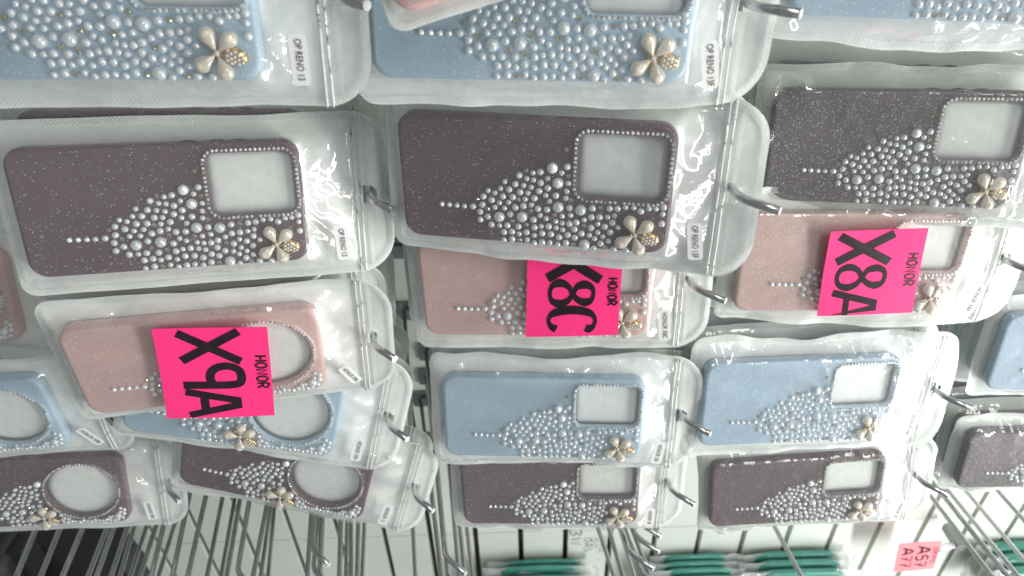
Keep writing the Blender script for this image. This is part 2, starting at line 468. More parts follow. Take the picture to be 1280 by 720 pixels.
def petal_mesh():
    m = MB()
    def sh(p):
        t = (p.z + 1) / 2           # 0 = inner tip, 1 = outer end
        w = (.10 + .95 * min(1, t * 1.45) ** .8)
        return Vector((p.x * w, p.y * w, p.z))
    m.ell((0, -.0012, 0), (.0042, .0033, .0060), None, 16, 14, sh)
    return mesh_from('petal', m.v, m.f, M['petal'])
PETAL = petal_mesh()
def charm_mesh():
    m = MB()
    m.ell((0, -.0004, 0), (.0030, .0012, .0030), None, 12, 6)
    for ang in (20, 95, 160, 225, 300):
        a = R(ang); m.tube([(0, -.0006, 0), (.0085 * math.sin(a), -.0006, .0085 * math.cos(a))], [.0012, .0005], 8)
    return mesh_from('flower_charm', m.v, m.f, M['gold'])
CHARM = charm_mesh()
def bud_mesh():
    m = MB()
    m.ell((0, -.0012, 0), (.0040, .0024, .0055), None, 16, 10)
    n0 = len(m.f)
    for i in range(5):
        for j in range(-1, 2):
            z = -.0036 + i * .0018; x = j * .0021 + (.001 if i % 2 else 0)
            if (x / .0038) ** 2 + (z / .0052) ** 2 > .8: continue
            y = -.0012 - .0024 * math.sqrt(max(.05, 1 - (x / .0040) ** 2 - (z / .0055) ** 2))
            vs, fs = gem_verts((x, y + .0003, z), .00085, .0009, i + j, 6)
            m.add(vs, fs)
    mi = [0] * n0 + [1] * (len(m.f) - n0)
    return mesh_from('bud', m.v, m.f, [M['gold'], M['gem']], True, mi)
BUD = bud_mesh()
vs_, fs_ = gem_verts((0, 0, 0), .0014, .0013, 0, 8)
STONE = mesh_from('centre_stone', vs_, fs_, M['gem'], False)

SHELL = {}
BTN = {}
def phone_case(mat, kind, matw, label, group=None, decorated=True, gemrot=0):
    root = thing('phone_case', label, 'phone case', matw, group)
    key = (kind, mat)
    if key not in SHELL: SHELL[key] = shell_mesh(kind, M[mat])
    obj('shell', SHELL[key], root)
    if mat not in BTN: b = button_mesh(); BTN[mat] = mesh_from('side_button', b.v, b.f, M[mat])
    obj('side_button', BTN[mat], root)
    if not decorated: return root
    obj('rhinestone_border', BORDER[kind], root)
    pearls = [p for p in PAT[kind] if p[2] != 'c']
    order = sorted(range(len(pearls)), key=lambda i: -RAD[pearls[i][2]])
    keep = set(order[:100]); rest = []
    for i, (z, x, c) in enumerate(pearls):
        r = RAD[c]
        if i in keep:
            o = obj('pearl', PEARL, root, (x, -r * .30, z)); o.scale = (r, r, r)
        else: rest.append((x, z, r))
    if rest:
        m = MB()
        pv = [v.co.copy() for v in PEARL.vertices]; pf = [tuple(p.vertices) for p in PEARL.polygons]
        for x, z, r in rest: m.add([v * r + Vector((x, -r * .3, z)) for v in pv], pf)
        o = m.build('pearl_cluster', M['pearl'], root, True); o['kind'] = 'stuff'
    for z, x, c in PAT[kind]:
        if c == 'c':
            o = obj('crystal', CRYSTAL, root, (x, -.0002, z)); r = RAD['c']; o.scale = (r, r, r)
    fx, fz = FLOWER[kind]
    ch = obj('flower_charm', CHARM, root, (fx, -.0014, fz))
    if kind == 'square': dirs = ((-.0077, -.0032), (-.0079, .0082), (.0044, -.0066), (.0086, .0028)); bd = (.0016, .0102)
    else: dirs = ((-.0080, .0002), (-.0052, .0078), (-.0010, -.0078), (.0080, .0005)); bd = (.0040, .0085)
    for dx, dz in dirs:
        l = math.hypot(dx, dz); a = math.atan2(dx, dz)
        o = obj('petal', PETAL, ch, (dx / l * .0072, -.0010, dz / l * .0072)); o.rotation_euler = (0, a, 0)
        o.rotation_euler = (R(-6) * 0, a, 0)
    a = math.atan2(bd[0], bd[1]); l = math.hypot(*bd)
    o = obj('bud', BUD, ch, (bd[0] / l * .0088, -.0008, bd[1] / l * .0088)); o.rotation_euler = (0, a, 0)
    obj('centre_stone', STONE, ch, (0, -.0018, 0))
    return root

# ------------------------------------------------------------------ zip bags
HW = .0538; ZB = -CL / 2 - .0105; ZT = CL / 2 + .0515; ZIP = CL / 2 + .0275
YB = .0108
HOLE = (0., CL / 2 + .0365, .0036, .0062)
RT, RB = .026, .009
def half_w(z, dt=0.):
    if z > ZT + dt - RT:
        d = min(RT, z - (ZT + dt - RT)); return HW - RT + math.sqrt(max(0, RT * RT - d * d))
    if z < ZB + RB:
        d = (ZB + RB) - z; return HW - RB + math.sqrt(max(0, RB * RB - d * d))
    return HW

def sstep(a, b, x):
    t = min(1, max(0, (x - a) / (b - a))); return t * t * (3 - 2 * t)

def _hash(i, j, k):
    h = math.sin(i * 127.1 + j * 311.7 + k * 74.7) * 43758.5453
    return (h - math.floor(h)) * 2 - 1
def facet(x, z, k):
    """crumple field: straight facets between random heights on a skewed triangle lattice"""
    sx = x + .35 * z; sz = z * 1.06 - .12 * x
    i = math.floor(sx); j = math.floor(sz); u = sx - i; v = sz - j
    if u + v < 1: return _hash(i, j, k) * (1 - u - v) + _hash(i + 1, j, k) * u + _hash(i, j + 1, k) * v
    return _hash(i + 1, j + 1, k) * (u + v - 1) + _hash(i, j + 1, k) * (1 - u) + _hash(i + 1, j, k) * (1 - v)

class Bag:
    def __init__(s, seed, kind, wr=1.0, flap=0., deco=True, lcurl=0., dt=0.):
        s.dt = dt; s.zt = ZT + dt; s.zip = ZIP + dt; s.hole = (HOLE[0], HOLE[1] + dt, HOLE[2], HOLE[3])
        s.o = Vector((seed * 7.31, seed * 3.17, seed * 1.7)); s.kind = kind; s.wr = wr; s.flap = flap; s.deco = deco; s.lcurl = lcurl
    def sheet(s, x, z):
        """the common bend of the whole bag away from the flat: waves outside the case, curl of the flap"""
        dx = max(abs(x) - CW / 2, 0); dz = max(abs(z) - CL / 2, 0)
        k = min(1, math.hypot(dx, dz) / .012)
        w = noise.noise(Vector((x * 14, z * 16, 0)) + s.o) * .0036 * k * s.wr
        w += noise.noise(Vector((x * 30, z * 30, 9)) + s.o) * .0014 * k * s.wr
        w += facet(x / .021 + s.o.x, z / .027 + s.o.z, 3) * .0016 * k * s.wr
        if z > CL / 2:
            q = (z - CL / 2) / .05
            w += s.flap * q * q
            w += noise.noise(Vector((x * 26, z * 10, 4)) + s.o) * .0035 * q * s.wr
        if z < -CL / 2: w += s.lcurl * ((-z - CL / 2) / .01) ** 2
        return w
    def warp(s, x, z):
        """uneven outline of the soft bag, in its own plane"""
        k = min(1, max(abs(x) - CW / 2, abs(z) - CL / 2, 0) / .014)
        a = noise.noise(Vector((x * 9, z * 15, 21)) + s.o) * .0046 + noise.noise(Vector((x * 25, z * 40, 5)) + s.o) * .0016
        c = noise.noise(Vector((x * 18, z * 9, 33)) + s.o) * .0026 if z < 0 else 0
        return x + a * k * s.wr, z + c * k * s.wr
    def back(s, x, z):
        y = YB + s.sheet(x, z)
        # the soft back sheet bows forward into the camera opening of the hollow case
        if s.kind == 'square': q = min(SQ['hx'] - abs(x - SQ['cx']), SQ['hz'] - abs(z - SQ['cz']))
        else: q = CI['r'] - math.hypot(x - CI['cx'], z - CI['cz'])
        y -= .0062 * sstep(-.007, .003, q)
        return y
    def film(s, x, z):
        dx = max(abs(x) - CW / 2 + .001, 0); dz = max(abs(z) - CL / 2 + .001, 0)
        d = math.hypot(dx, dz)
        b = s.back(x, z)
        if z > s.zip - .001:
            return b - .0010 - .0004 * (facet(x / .013 + s.o.x, z / .016 + s.o.y, 5) + 1) * s.wr - .0005 * (noise.noise(Vector((x * 60, z * 60, 2)) + s.o) + .5) * s.wr
        e2 = max(0, min(half_w(z, s.dt) - abs(x) - .004, z - ZB - .004, s.zip - z))
        t = e2 / (d + e2) if d > 0 else 1.
        top = -.0010
        if s.deco:
            fx, fz = FLOWER[s.kind]
            g = math.exp(-((x - fx) ** 2 + (z - fz) ** 2) / (2 * .0085 ** 2))
            reg = sstep(-.058, -.02, z) * sstep(-.03, .02, x - (.012 - (z + .02) * .35))
            top -= .0034 * reg + .0032 * g
        h = t
        y = b - .0004 + (top - b) * h
        # creases: ridged noise, strongest on the slope between case edge and border
        amp = (.0026 * 4 * t * (1 - t) + .00035 * t) * s.wr
        corner = math.exp(-((abs(x) - CW / 2) ** 2 + (abs(z) - CL / 2) ** 2) / (2 * .014 ** 2))
        amp *= 1 + 1.1 * corner
        if z > CL / 2: amp *= 1.3
        else: amp *= 1.5
        p = Vector((x * 40, z * 32, 0)) + s.o
        p += Vector((noise.noise(p * .6) * 1.3, noise.noise(p * .6 + Vector((5, 5, 5))) * 1.3, 0))
        r1 = max(0, 1 - abs(noise.noise(p)) * 3.0) ** 1.3
        r2 = max(0, 1 - abs(noise.noise(p * 1.9 + Vector((3, 1, 7)))) * 3.2) ** 1.4
        gate = sstep(-.15, .3, noise.noise(p * .45 + Vector((9, 2, 4))))
        y -= amp * ((r1 * .9 + r2 * .4) * (.25 + .75 * gate) - .25)
        # flat crumple facets of the stiff film, between the case and the weld and faintly over the case
        wx = noise.noise(Vector((x * 30, z * 30, 6)) + s.o) * .6; wz = noise.noise(Vector((x * 30, z * 30, 16)) + s.o) * .6
        f1 = facet(x / .0130 + wx + s.o.x, z / .0220 + wz + s.o.y, 1); f2 = facet(x / .0065 + wx, z / .0100 + wz + s.o.z, 2)
        fa = min(1, e2 / .006) * (.15 + .85 * (4 * t * (1 - t) if t < 1 else 0) ** .6) * s.wr
        if z > CL / 2 and t < 1: fa *= 1.3
        y -= fa * (.0021 * f1 + .0005 * f2)
        if d <= 0: y = min(y, top + .0002)
        return min(y, b - .0003)

def grid_sheet(B, fn, dz=.0021, nx=52, hole=True):
    ZT = B.zt; HOLE = B.hole
    zs = []
    z = ZB
    n = int((ZT - ZB) / dz)
    # finer rows at the rounded ends
    ts = [ZB + RB * (1 - math.cos(math.pi / 2 * k / 6)) for k in range(6)]
    mid = [ZB + RB + (ZT - RT - ZB - RB) * k / n for k in range(n + 1)]
    te = [ZT - RT + RT * math.sin(math.pi / 2 * k / 12) for k in range(1, 13)]
    zs = ts + mid + te
    v = []; f = []
    cols = nx + 1
    for z in zs:
        w = half_w(z, B.dt)
        for i in range(cols):
            x = -w + 2 * w * i / nx
            v.append([x, 0, z])
    dead = set()
    if hole:
        hx, hz, a, b = HOLE          # a along z, b along x
        for i, p in enumerate(v):
            q = math.hypot((p[0] - hx) / b, (p[2] - hz) / a)
            if q < .72: dead.add(i)
            elif q < 1.45 and q > 0:
                t = 1 / q if q < 1.12 else 1
                if q < 1.12:
                    p[0] = hx + (p[0] - hx) * t; p[2] = hz + (p[2] - hz) * t
    for j in range(len(zs) - 1):
        for i in range(nx):
            q = (j * cols + i, j * cols + i + 1, (j + 1) * cols + i + 1, (j + 1) * cols + i)
            if any(k in dead for k in q): continue
            f.append(q)
    used = sorted({k for q in f for k in q}); mp = {k: i for i, k in enumerate(used)}
    vv = []
    for k in used:
        x, _, z = v[k]; y = fn(x, z); x, z = B.warp(x, z); vv.append((x, y, z))
    return vv, [tuple(mp[k] for k in q) for q in f]

def outline(inset, ZT=ZT):
    """closed loop along the bag's edge, inset by some mm"""
    pts = []
    hw = HW - inset; zb = ZB + inset; zt = ZT - inset
    for (sx, zc, sz, r, a0) in ((1, zt, 1, RT - inset, 0), (-1, zt, 1, RT - inset, 90), (-1, zb, -1, max(.002, RB - inset), 180), (1, zb, -1, max(.002, RB - inset), 270)):
        c = (sx * (hw - r), zc - sz * r)
        for k in range(13):
            a = R(a0 + 90 * k / 12); pts.append((c[0] + r * math.cos(a), c[1] + r * math.sin(a)))
    out = []
    segs = {12: 46, 25: 100, 38: 46, 51: 100}
    for i, p in enumerate(pts):
        q = pts[(i + 1) % len(pts)]
        n = segs.get(i, 1)
        for j in range(n): out.append((p[0] + (q[0] - p[0]) * j / n, p[1] + (q[1] - p[1]) * j / n))
    return out
def seam_mesh(B, width=.0042):
    v = []; f = []
    lanes = 4
    loops = [outline(width * k / lanes + .0001, B.zt) for k in range(lanes + 1)]
    n = len(loops[0])
    for lp in loops:
        for x, z in lp: y = min(B.film(x, z), B.back(x, z) - .0009) - .00012; x, z = B.warp(x, z); v.append((x, y, z))
    for j in range(lanes):
        for i in range(n): f.append((j * n + i, j * n + (i + 1) % n, (j + 1) * n + (i + 1) % n, (j + 1) * n + i))
    return mesh_from('side_seam', v, f, M['seam'])
def strip_patch(fn, x0, x1, z0, z1, nx, nz, lift, rad=0., bend=0.):
    v = []; f = []
    for j in range(nz + 1):
        z = z0 + (z1 - z0) * j / nz
        ins = 0
        if rad:
            d = min(z - z0, z1 - z); 
            if d < rad: ins = rad - math.sqrt(max(0, rad * rad - (rad - d) ** 2))
        for i in range(nx + 1):
            x = x0 + ins + (x1 - x0 - 2 * ins) * i / nx
            v.append((x, fn(x, z) - lift, z))
    for j in range(nz):
        for i in range(nx): f.append((j * (nx + 1) + i, j * (nx + 1) + i + 1, (j + 1) * (nx + 1) + i + 1, (j + 1) * (nx + 1) + i))
    return v, f

FONT = {}
def text_mesh(txt, size, sx=1.):
    cu = bpy.data.curves.new('lettering', 'FONT'); cu.body = txt; cu.size = size; cu.align_x = 'CENTER'; cu.align_y = 'CENTER'
    cu.resolution_u = 3
    o = bpy.data.objects.new('lettering', cu); COL.objects.link(o)
    bpy.context.view_layer.update()
    me = bpy.data.meshes.new_from_object(o)
    v = [(p.co.x * sx, p.co.y) for p in me.vertices]; f = [tuple(p.vertices) for p in me.polygons]
    bpy.data.objects.remove(o); bpy.data.curves.remove(cu); bpy.data.meshes.remove(me)
    return v, f

def zip_bag(pose, seed, kind, label, group, sticker=None, wr=1., flap=0., deco=True, srot=0., film='film', lod=1., spos=(.0295, .0175), lcurl=0., dt=0.):
    B = Bag(seed, kind, wr, flap, deco, lcurl, dt); ZIP = B.zip
    root = thing('zip_bag', label, 'bag', pose, group)
    v, f = grid_sheet(B, B.back, .0036 / lod * .7, int(34 * lod))
    obj('back_panel', mesh_from('back_panel', v, f, M['back']), root)
    v, f = grid_sheet(B, B.film, .0019 / lod, int(60 * lod))
    obj('front_film', mesh_from('front_film', v, f, M[film]), root)
    obj('side_seam', seam_mesh(B), root)
    m = MB()
    for zc in (ZIP, ZIP + .0032):
        pts = [(x, B.film(x, zc) - .0005, zc) for x in [-HW + .001 + (2 * HW - .002) * k / 40 for k in range(41)]]
        m.tube(pts, .0007, 6)
    m.build('zip_strip', M['zip'], root, True)
    # welded line of dots across the flap
    v, f = strip_patch(B.film, -HW + .004, HW - .004, ZIP + .0066, ZIP + .0092, 40, 2, .0003)
    obj('weld_line', mesh_from('weld_line', v, f, M['seam']), root)
    if sticker:
        sx, sz = spos[0], CL / 2 + spos[1] + dt * .8
        rot = Matrix.Rotation(R(srot), 2)
        hw, hh = .0120, .0044
        c = [rot @ Vector((p * hw, q * hh)) for p in (-1, -.5, 0, .5, 1) for q in (-1, 0, 1)]
        ys = [min(B.film(sx + q.x, sz + q.y) for q in c[3 * i:3 * i + 3]) for i in range(5)]
        y0 = min(ys[0], ys[1]); y1 = min(ys[3], ys[4]); ym = min(ys[2] - (y0 + y1) / 2, 0)
        fn = lambda u: (y0 + (y1 - y0) * (u / hw + 1) / 2 + ym)       # a stiff paper label bridges the wrinkles
        v, f = strip_patch(lambda x, z: 0., -hw, hw, -hh, hh, 16, 8, 0, .0016)
        def mapv(x, z, lift):
            q = rot @ Vector((x, z)); return (sx + q.x, fn(x) - lift, sz + q.y)
        vv = [mapv(a[0], a[2], .0005) for a in v]
        st = obj('size_sticker', mesh_from('size_sticker', vv, f, M['paper'], True), root)
        tv, tf = text_mesh(sticker, .0050, .70)
        tv = [mapv(a[0], a[1], .0009) for a in tv]
        obj('lettering', mesh_from('lettering', tv, tf, M['ink'], False), st)
    return root

# ------------------------------------------------------------------ marker cards
STROKES = {   # each glyph in a unit box: polylines (s to the right, t upwards)
    'X': [[(.02, .98), (.95, .03)], [(.06, .02), (.98, .97)]],
    '9': [[(.86, .52), (.62, .47), (.30, .50), (.10, .62), (.06, .80), (.22, .95), (.52, .99), (.78, .95), (.86, .80), (.87, .50), (.86, .02)]],
    'A': [[(.03, .02), (.42, .98), (.58, .98), (.97, .04)], [(.20, .34), (.82, .34)]],
    '8': [[(.52, .52), (.22, .62), (.12, .80), (.26, .95), (.52, .99), (.78, .94), (.88, .80), (.76, .64), (.52, .52), (.22, .42), (.06, .24), (.18, .06), (.5, .0), (.82, .06), (.95, .24), (.8, .42), (.52, .52)]],
    'C': [[(.92, .80), (.96, .88), (.80, .97), (.50, .99), (.20, .88), (.05, .62), (.06, .35), (.22, .10), (.52, .01), (.82, .07), (.96, .18)]],
    'H': [[(.08, 0), (.08, 1)], [(.9, 0), (.9, 1)], [(.08, .5), (.9, .5)]],
    'O': [[(.5, 1), (.15, .82), (.06, .5), (.2, .12), (.5, 0), (.8, .12), (.94, .5), (.82, .85), (.5, 1)]],
    'N': [[(.08, 0), (.1, 1), (.88, .02), (.9, 1)]],
    'R': [[(.1, 0), (.1, 1), (.6, 1), (.88, .8), (.7, .55), (.12, .48)], [(.4, .5), (.92, 0)]],
    'P': [[(.1, 0), (.1, 1), (.6, 1), (.9, .78), (.7, .52), (.12, .48)]],
    '5': [[(.85, 1), (.2, .98), (.15, .55), (.6, .6), (.88, .35), (.7, .05), (.1, .04)]],
    '7': [[(.05, .98), (.9, .98), (.35, 0)], [(.3, .5), (.8, .5)]],
    '3': [[(.1, .95), (.6, 1), (.85, .8), (.45, .53), (.9, .3), (.6, 0), (.08, .06)]],
    'W': [[(.02, 1), (.25, 0), (.5, .8), (.75, 0), (.98, 1)]],
    '0': [[(.5, 1), (.15, .82), (.06, .5), (.2, .12), (.5, 0), (.8, .12), (.94, .5), (.82, .85), (.5, 1)]],
}
def smooth_poly(p, curved):
    if not curved or len(p) < 4: return p
    out = []
    n = len(p); closed = p[0] == p[-1]
    for i in range(n - 1):
        p0 = p[i - 1] if i > 0 else (p[-2] if closed else p[0]); p1 = p[i]; p2 = p[i + 1]; p3 = p[i + 2] if i + 2 < n else (p[1] if closed else p[-1])
        for k in range(6):
            t = k / 6
            out.append(tuple(.5 * ((2 * p1[a]) + (-p0[a] + p2[a]) * t + (2 * p0[a] - 5 * p1[a] + 4 * p2[a] - p3[a]) * t * t + (-p0[a] + 3 * p1[a] - 3 * p2[a] + p3[a]) * t ** 3) for a in (0, 1)))
    out.append(p[-1])
    return out
def glyph_ribbons(m, ch, s0, s1, t0, t1, wmm, fn, nib=0., lift=0., clip=None):
    """flat ink ribbons; nib > 0 makes strokes thinner along one direction, as a chisel tip does"""
    for k, pl in enumerate(STROKES[ch]):
        pl = smooth_poly(pl, ch in '98C' or (ch in 'O0PR35'))
        pts = [(s0 + (s1 - s0) * a, t0 + (t1 - t0) * b) for a, b in pl]
        vs = []
        for i, p in enumerate(pts):
            a = pts[max(0, i - 1)]; b = pts[min(len(pts) - 1, i + 1)]
            tx, tz = b[0] - a[0], b[1] - a[1]; l = math.hypot(tx, tz) or 1
            tx /= l; tz /= l
            w = wmm * (1 - nib * abs(tx) ** 1.5)
            nx_, nz_ = -tz, tx
            vs.append((p[0] + nx_ * w / 2, p[1] + nz_ * w / 2)); vs.append((p[0] - nx_ * w / 2, p[1] - nz_ * w / 2))
        if clip is not None: vs = [(min(max(x, clip[0]), clip[1]), z) for x, z in vs]
        m.add([(x, fn(x, z) - lift - .00002 * k, z) for x, z in vs], [(2 * i, 2 * i + 2, 2 * i + 3, 2 * i + 1) for i in range(len(pts) - 1)])

def card(corners, label, glyphs, mat, thick=.0005, bend=0., group=None, category='price card'):
    """corners (world) in reading order: bottom-left, top-left, top-right, bottom-right of the card as it is read"""
    bl, tl, tr, br = [Vector(c) for c in corners]
    ctr = (bl + tl + tr + br) / 4
    zx = ((tl + tr) - (bl + br)).normalized(); xx = ((tr + br) - (tl + bl)); xx = (xx - zx * xx.dot(zx)).normalized(); yy = zx.cross(xx)
    rot = Matrix((xx, yy, zx)).transposed().to_4x4()
    mat_w = Matrix.Translation(ctr) @ rot
    inv = mat_w.inverted()
    q = [inv @ p for p in (bl, tl, tr, br)]
    def P(s, t):
        a = q[0].lerp(q[3], s); b = q[1].lerp(q[2], s); p = a.lerp(b, t); return p
    def fy(s, t): return bend * ((2 * s - 1) ** 2) + .0004 * math.sin(3 * s + 4 * t)
    root = thing('price_card', label, category, mat_w, group)
    n = 10; v = []; f = []
    for side in (0, 1):
        for j in range(n + 1):
            for i in range(n + 1):
                p = P(i / n, j / n); v.append((p.x, fy(i / n, j / n) + side * thick, p.z))
    k = (n + 1) ** 2
    for j in range(n):
        for i in range(n):
            a = j * (n + 1) + i
            f.append((a, a + 1, a + n + 2, a + n + 1)); f.append((k + a, k + a + n + 1, k + a + n + 2, k + a + 1))
    for i in range(n):
        for a, b in ((i, i + 1), ((n) * (n + 1) + i + 1, n * (n + 1) + i), ((i + 1) * (n + 1), i * (n + 1)), (i * (n + 1) + n, (i + 1) * (n + 1) + n)):
            f.append((a, k + a, k + b, b))
    obj('card', mesh_from('card', v, f, mat, False), root)
    m = MB()
    W = (q[3] - q[0]).length; H = (q[1] - q[0]).length
    lift = 0
    for ch, s0, s1, t0, t1, w, nib in glyphs:
        mm = MB()
        glyph_ribbons(mm, ch, s0, s1, t0, t1, w, lambda s, t: 0., nib)
        # ribbons were laid out in card units (s, t); unit widths are corrected for the card's aspect here
        vs = []
        for p in mm.v:
            s, t = p.x, p.z; s = min(max(s, .004), .996)
            pp = P(s, t); vs.append((pp.x, fy(s, t) - .00025 + p.y, pp.z))
        m.add(vs, mm.f)
    m.build('lettering', M['marker'], root)
    return root

# ------------------------------------------------------------------ where every bag hangs (axis-angle, centre of the case front)
def pose_of(k):
    p = POSES[k]; w = Vector(p[:3]); a = w.length
    rot = Matrix.Rotation(a, 4, w.normalized()) if a > 1e-6 else Matrix.Identity(4)
    return Matrix.Translation(Vector(p[3:]) + OFF) @ rot

# key: case material, window kind, sticker text, seed, wrinkle, flap curl, sticker turn, case label, bag label
SPEC = {
 'B0': ('blue', 'square', 'OP RENO 13', 1, .5, -.004, 0, 'powder blue case cut by the upper left corner of the photo', 'zip bag with sharp white sticker holding the topmost left powder blue case'),
 'C0': ('blue', 'square', 'OP RENO 13F', 2, .9, -.002, 10, 'powder blue case partly covered by a drooping pink bag corner', 'zip bag under the drooping pink corner, its sticker half hidden by glare'),
 'D0': ('blue', 'square', None, 3, 1., .0, 0, 'powder blue case at the upper right edge, only its lower pearls showing', 'zip bag at the upper right edge around a mostly cropped blue case'),
 'P0': ('pink', 'square', None, 4, .8, .0, 0, 'pale pink case poking down from the top edge, tilted', 'tilted zip bag poking down from the top edge over a blue case'),
 'B1': ('dark', 'square', 'OP RENO 13', 5, .38, .002, 3, 'large mauve case on the left, fully visible with square window and pearls', 'zip bag of the large mauve case on the left, white sticker near its corner'),
 'C1': ('dark', 'square', 'OP RENO 13F', 6, 1.1, -.002, 8, 'plain mauve case in the middle directly above the middle pink card', 'zip bag with bright wrinkles around the mauve case above the middle pink card'),
 'D1': ('darkdense', 'square', 'OP RENO 14', 7, 1.2, .002, -10, 'densely glittering grey mauve case at the right above the pink case', 'zip bag of the densely glittering grey mauve case at the right'),
 'B2': ('pink', 'circle', 'HONOR X9A', 8, .7, -.006, 24, 'pink case with round window behind the left pink card', 'strongly angled zip bag behind the left pink card'),
 'C2': ('pink', 'square', 'HONOR X8C', 9, .9, .0, 4, 'pink case behind the middle pink card', 'zip bag behind the middle pink card, tucked under the mauve bag'),
 'D2': ('pinkdense', 'square', 'HONOR X8A', 10, 1.3, .002, -12, 'sparkling pink case behind the right pink card', 'shiny zip bag behind the right pink card'),
 'A2': ('pink', 'circle', None, 11, .5, .0, 0, 'shaded pink case end at the left edge, between mauve and blue cases', 'shaded zip bag at the left edge around a pink case end'),
 'A3': ('blue', 'circle', 'HONOR X9B', 12, .6, -.006, 24, 'blue case with round window cropped at the left edge', 'zip bag with a slanted sticker at the left edge, around a blue case'),
 'B3': ('blue', 'circle', 'HONOR X9A', 13, .8, .002, -3, 'blue case with round window below the left pink card', 'zip bag with the blue round-window case below the left pink card'),
 'C3': ('blue', 'square', 'HONOR X8', 14, 1.1, .003, -6, 'smooth blue case in the lower middle with square window', 'zip bag around the lower middle blue case, above the lowest mauve one'),
 'D3': ('bluedense', 'square', 'HONOR X8A', 15, 1.35, .002, -8, 'sparkly blue case right of centre with square window', 'very shiny zip bag around the sparkly blue case right of centre'),
 'E3': ('bluedense', 'square', None, 16, 1.1, .0, 0, 'blue case end at the right edge with a bright streak', 'zip bag at the right edge around a blue case end'),
 'A4': ('dark', 'circle', 'HONOR X9B', 17, .7, -.004, 6, 'mauve case with round window at the lower left corner', 'lowest zip bag at the left, around a mauve round-window case'),
 'B4': ('dark', 'circle', 'HONOR 13', 18, .9, .004, -6, 'mauve case with round window half hidden under a tilted blue bag', 'tilted lowest zip bag with a mauve round-window case, sticker near bare hooks'),
 'C4': ('darkmid', 'square', 'HONOR X8', 19, 1.1, .003, 0, 'lowest mauve case in the middle, above the wall with writing', 'lowest zip bag in the middle, above the wall with writing'),
 'D4': ('darkmid', 'square', 'HONOR X8', 20, 1.3, .002, -14, 'lowest mauve case right of centre with shiny corner', 'lowest zip bag right of centre, glinting over the teal packs'),
 'E4': ('darkdense', 'square', None, 21, 1.2, .0, 0, 'grey mauve case end at the right edge above crossing bare hooks', 'zip bag at the right edge around a grey mauve case end'),
}
BAGS = {}
DTOP = {'B1': .005, 'C0': -.008, 'C1': -.002, 'C2': -.008, 'C3': -.004, 'C4': -.008, 'B4': .003, 'B3': .002, 'D3': .005}
G_CASE = 'pearl decorated phone cases'; G_BAG = 'clear zip bags on the hooks'
for k, (mat, kind, st, seed, wr, flap, srot, cl, bl) in SPEC.items():
    pw = pose_of(k)
    phone_case(mat, kind, pw, cl, G_CASE)
    lod = 1. if k[1] in '0123' else .8
    BAGS[k] = zip_bag(pw, seed, kind, bl, G_BAG, st, wr, flap, True, srot, 'film', lod, dt=DTOP.get(k, 0.))

_p0 = BAGS['P0']; _p0.scale = (.90, 1, .955)      # this one is folded tighter round its case
# more bags on the same hooks, seen between and behind the front ones
def copy_tree(o, parent=None):
    c = o.copy(); COL.objects.link(c)
    if parent is not None: c.parent = parent
    for ch in list(o.children): copy_tree(ch, c)
    return c
STACK = {'B2': (5, 'pink case behind the left pink card'), 'B3': (4, 'blue round-window case below the left pink card'), 'B4': (1, 'mauve round-window case under the tilted blue bag'), 'C2': (2, 'pink case behind the middle pink card'), 'C3': (2, 'lower middle blue case'),
         'D3': (3, 'sparkly blue case right of centre'), 'E3': (3, 'blue case end at the right edge'), 'E4': (3, 'grey mauve case end at the right edge'), 'D2': (2, 'sparkling pink case'), 'D1': (2, 'densely glittering grey mauve case'), 'B1': (2, 'large mauve case on the left'), 'C1': (1, 'plain mauve case in the middle')}
ORD = ('first', 'second', 'third', 'fourth', 'fifth')
rs = random.Random(4)
for k, (n, what) in STACK.items():
    pw = pose_of(k)
    for j in range(n):
        d = .0205 * (j + 1)
        mv = Matrix.Translation(Vector((rs.uniform(-.004, .004) - (.011 if k in ('D1', 'B1') else 0), d, -d * math.tan(R(8)) + rs.uniform(-.004, .004)))) @ pw @ Matrix.Rotation(R(rs.uniform(-2, 2)), 4, 'Y')
        b = zip_bag(mv, 40 + j + seed, SPEC[k][1], ORD[j] + ' zip bag hidden behind the ' + what, 'zip bags hanging behind the front ones', None, .8, 0., False, 0, 'film_haze', .45)
        phone_case(SPEC[k][0], SPEC[k][1], mv, ORD[j] + ' case stacked behind the ' + what, 'phone cases behind the front ones', False)

# hooks that carry the bags
def hook_bend(k):
    h = pose_of(k) @ Vector((0, .0095 + SPEC[k][5] * .53, CL / 2 + .0365 + DTOP.get(k, 0.)))
    return h
HL = {'B0': 'at the top edge beside the drooping pink bag', 'C0': 'at the top beside the upper right blue case', 'B1': 'through the flap of the large mauve case bag on the left', 'C1': 'through the flap of the middle mauve case bag',
      'B2': 'through the crumpled flap of the bag with the left pink card', 'C2': 'below the middle mauve bag flap, fully showing its bend', 'D2': 'at the right edge beside the bag with the right pink card', 'A3': 'ending left of the tilted blue bag',
      'B3': 'through the slot of the blue round-window bag', 'C3': 'half hidden beside the sparkly blue bag', 'D3': 'beside the blue case end at the right edge', 'A4': 'ending at the lower left above bare hooks',
      'B4': 'through the tilted lowest bag with round window', 'C4': 'beside the lowest middle mauve bag', 'D4': 'touching the right edge mauve bag corner', 'E3': 'beyond the right edge for the blue bag', 'E4': 'beyond the right edge for the mauve bag', 'D1': 'beyond the right edge for the glittering bag'}
for k, l in HL.items():
    if k in ('E3', 'E4', 'D1'): continue
    b = hook_bend(k) + Vector((0, -.0075, .0012))
    hook(b, 'steel display hook ' + l, 'hooks carrying bags', tip_len=.017)

